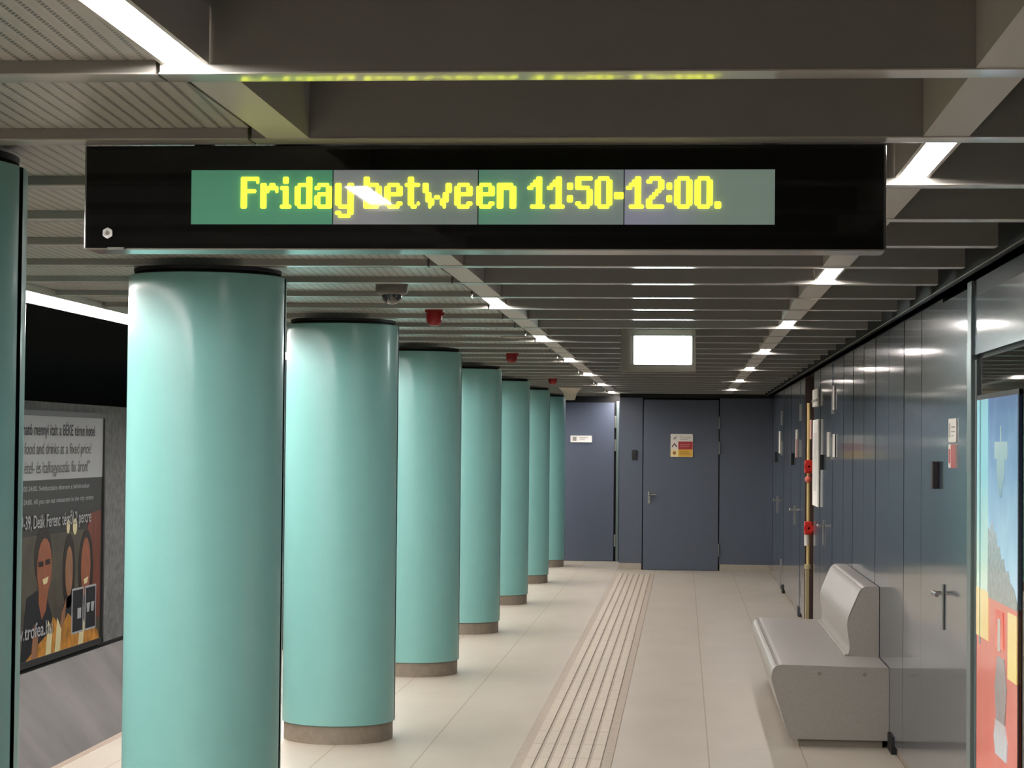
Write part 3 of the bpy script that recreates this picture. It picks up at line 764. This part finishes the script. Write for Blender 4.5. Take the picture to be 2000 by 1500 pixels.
def bshape(pts, m, lay, name='picture'):
    b = MB(); b.prism([(BY0 + p[0], p[1]) for p in pts], 'x', xb, xb + .0012 * lay); b.build(name, m, bb)
def ell(cy, cz, ry, rz, n=20): return [(cy + ry * math.cos(2 * PI * i / n), cz + rz * math.sin(2 * PI * i / n)) for i in range(n)]
m_ph = mat('photo_brown', '5a3424', rough=.5, noise=.5, nscale=5)
m_sk = mat('photo_skin', '8e5238', rough=.5, noise=.15, nscale=9)
m_sk2 = mat('photo_skin_pale', '8e6448', rough=.5, noise=.15, nscale=9)
m_hair = mat('photo_hair', '221612', rough=.5)
m_cloth = mat('photo_clothes', '1f1e24', rough=.5)
m_amber = mat('photo_amber', 'b8803a', rough=.4, noise=.45, nscale=9)
m_pale = mat('photo_highlight', 'd8cc9e', rough=.4)
m_back = mat('photo_background', '4a4338', rough=.5, noise=.3, nscale=4)
m_curt = mat('photo_curtain', '6a3224', rough=.5, noise=.3, nscale=8, stretch=(1, 3, .4))
bshape([(.3, BZ0), (3.5, BZ0), (3.5, .80), (.3, .80)], m_back, 1)
bshape([(2.95, -.1), (3.48, -.1), (3.48, .98), (3.1, .95), (2.95, .7)], m_curt, 2)
# man with glasses at the left
bshape([(1.0, BZ0), (1.95, BZ0), (1.9, .05), (1.75, .22), (1.45, .30), (1.15, .25)], m_cloth, 2)
bshape(ell(1.62, .60, .27, .27), m_hair, 2)
bshape(ell(1.66, .50, .22, .27), m_sk, 3); bshape([(1.50, .18), (1.50, .35), (1.8, .35), (1.72, .1), (1.6, .02)], m_sk, 2.6)
bshape([(1.48, .56), (1.62, .56), (1.62, .51), (1.48, .51)], m_hair, 4); bshape([(1.68, .57), (1.82, .57), (1.82, .52), (1.68, .52)], m_hair, 4)
bshape([(1.60, .39), (1.78, .41), (1.74, .35), (1.64, .34)], m_pale, 4)
# woman in the middle
bshape(ell(2.42, .42, .2, .36), m_hair, 3); bshape(ell(2.42, .42, .12, .24), m_sk2, 4)
bshape([(2.15, -.25), (2.7, -.25), (2.65, .12), (2.45, .20), (2.25, .1)], m_cloth, 3); bshape([(2.12, -.2), (2.22, .05), (2.35, .16), (2.28, -.2)], m_sk2, 3.6)
# woman at the right
bshape(ell(2.98, .42, .25, .38), m_hair, 3); bshape(ell(2.97, .43, .16, .29), m_sk, 4)
bshape([(2.90, .31), (3.06, .33), (3.02, .27), (2.93, .26)], m_pale, 5)
bshape(ell(2.38, .85, .05, .07), m_pale, 2); bshape(ell(2.60, .84, .07, .08), m_pale, 2)
# glasses and food along the bottom
bshape([(1.15, BZ0), (3.48, BZ0), (3.4, -.22), (2.7, -.10), (2.4, .02), (2.2, -.12), (1.95, .02), (1.8, -.12), (1.5, -.2)], m_amber, 4)
for y in (1.3, 1.72, 2.0, 2.75): bshape([(y, BZ0), (y + .16, BZ0), (y + .2, -.12), (y + .07, .0)], m_pale if y > 1.5 else m_sk2, 5)
# two framed inset pictures
for (a, b_) in ((2.52, 2.90), (2.95, 3.33)):
    bshape([(a, -.20), (b_, -.20), (b_, .24), (a, .24)], m_textw, 6, 'inset_frame'); bshape([(a + .025, -.18), (b_ - .025, -.18), (b_ - .025, .22), (a + .025, .22)], m_cloth, 7, 'inset_picture')
bshape([(2.70, -.06), (2.82, -.06), (2.82, .04), (2.70, .04)], m_textw, 8); bshape([(3.02, -.02), (3.09, -.02), (3.12, .07), (3.0, .07)], m_textw, 8); bshape([(3.17, -.02), (3.24, -.02), (3.27, .07), (3.15, .07)], m_textw, 8)
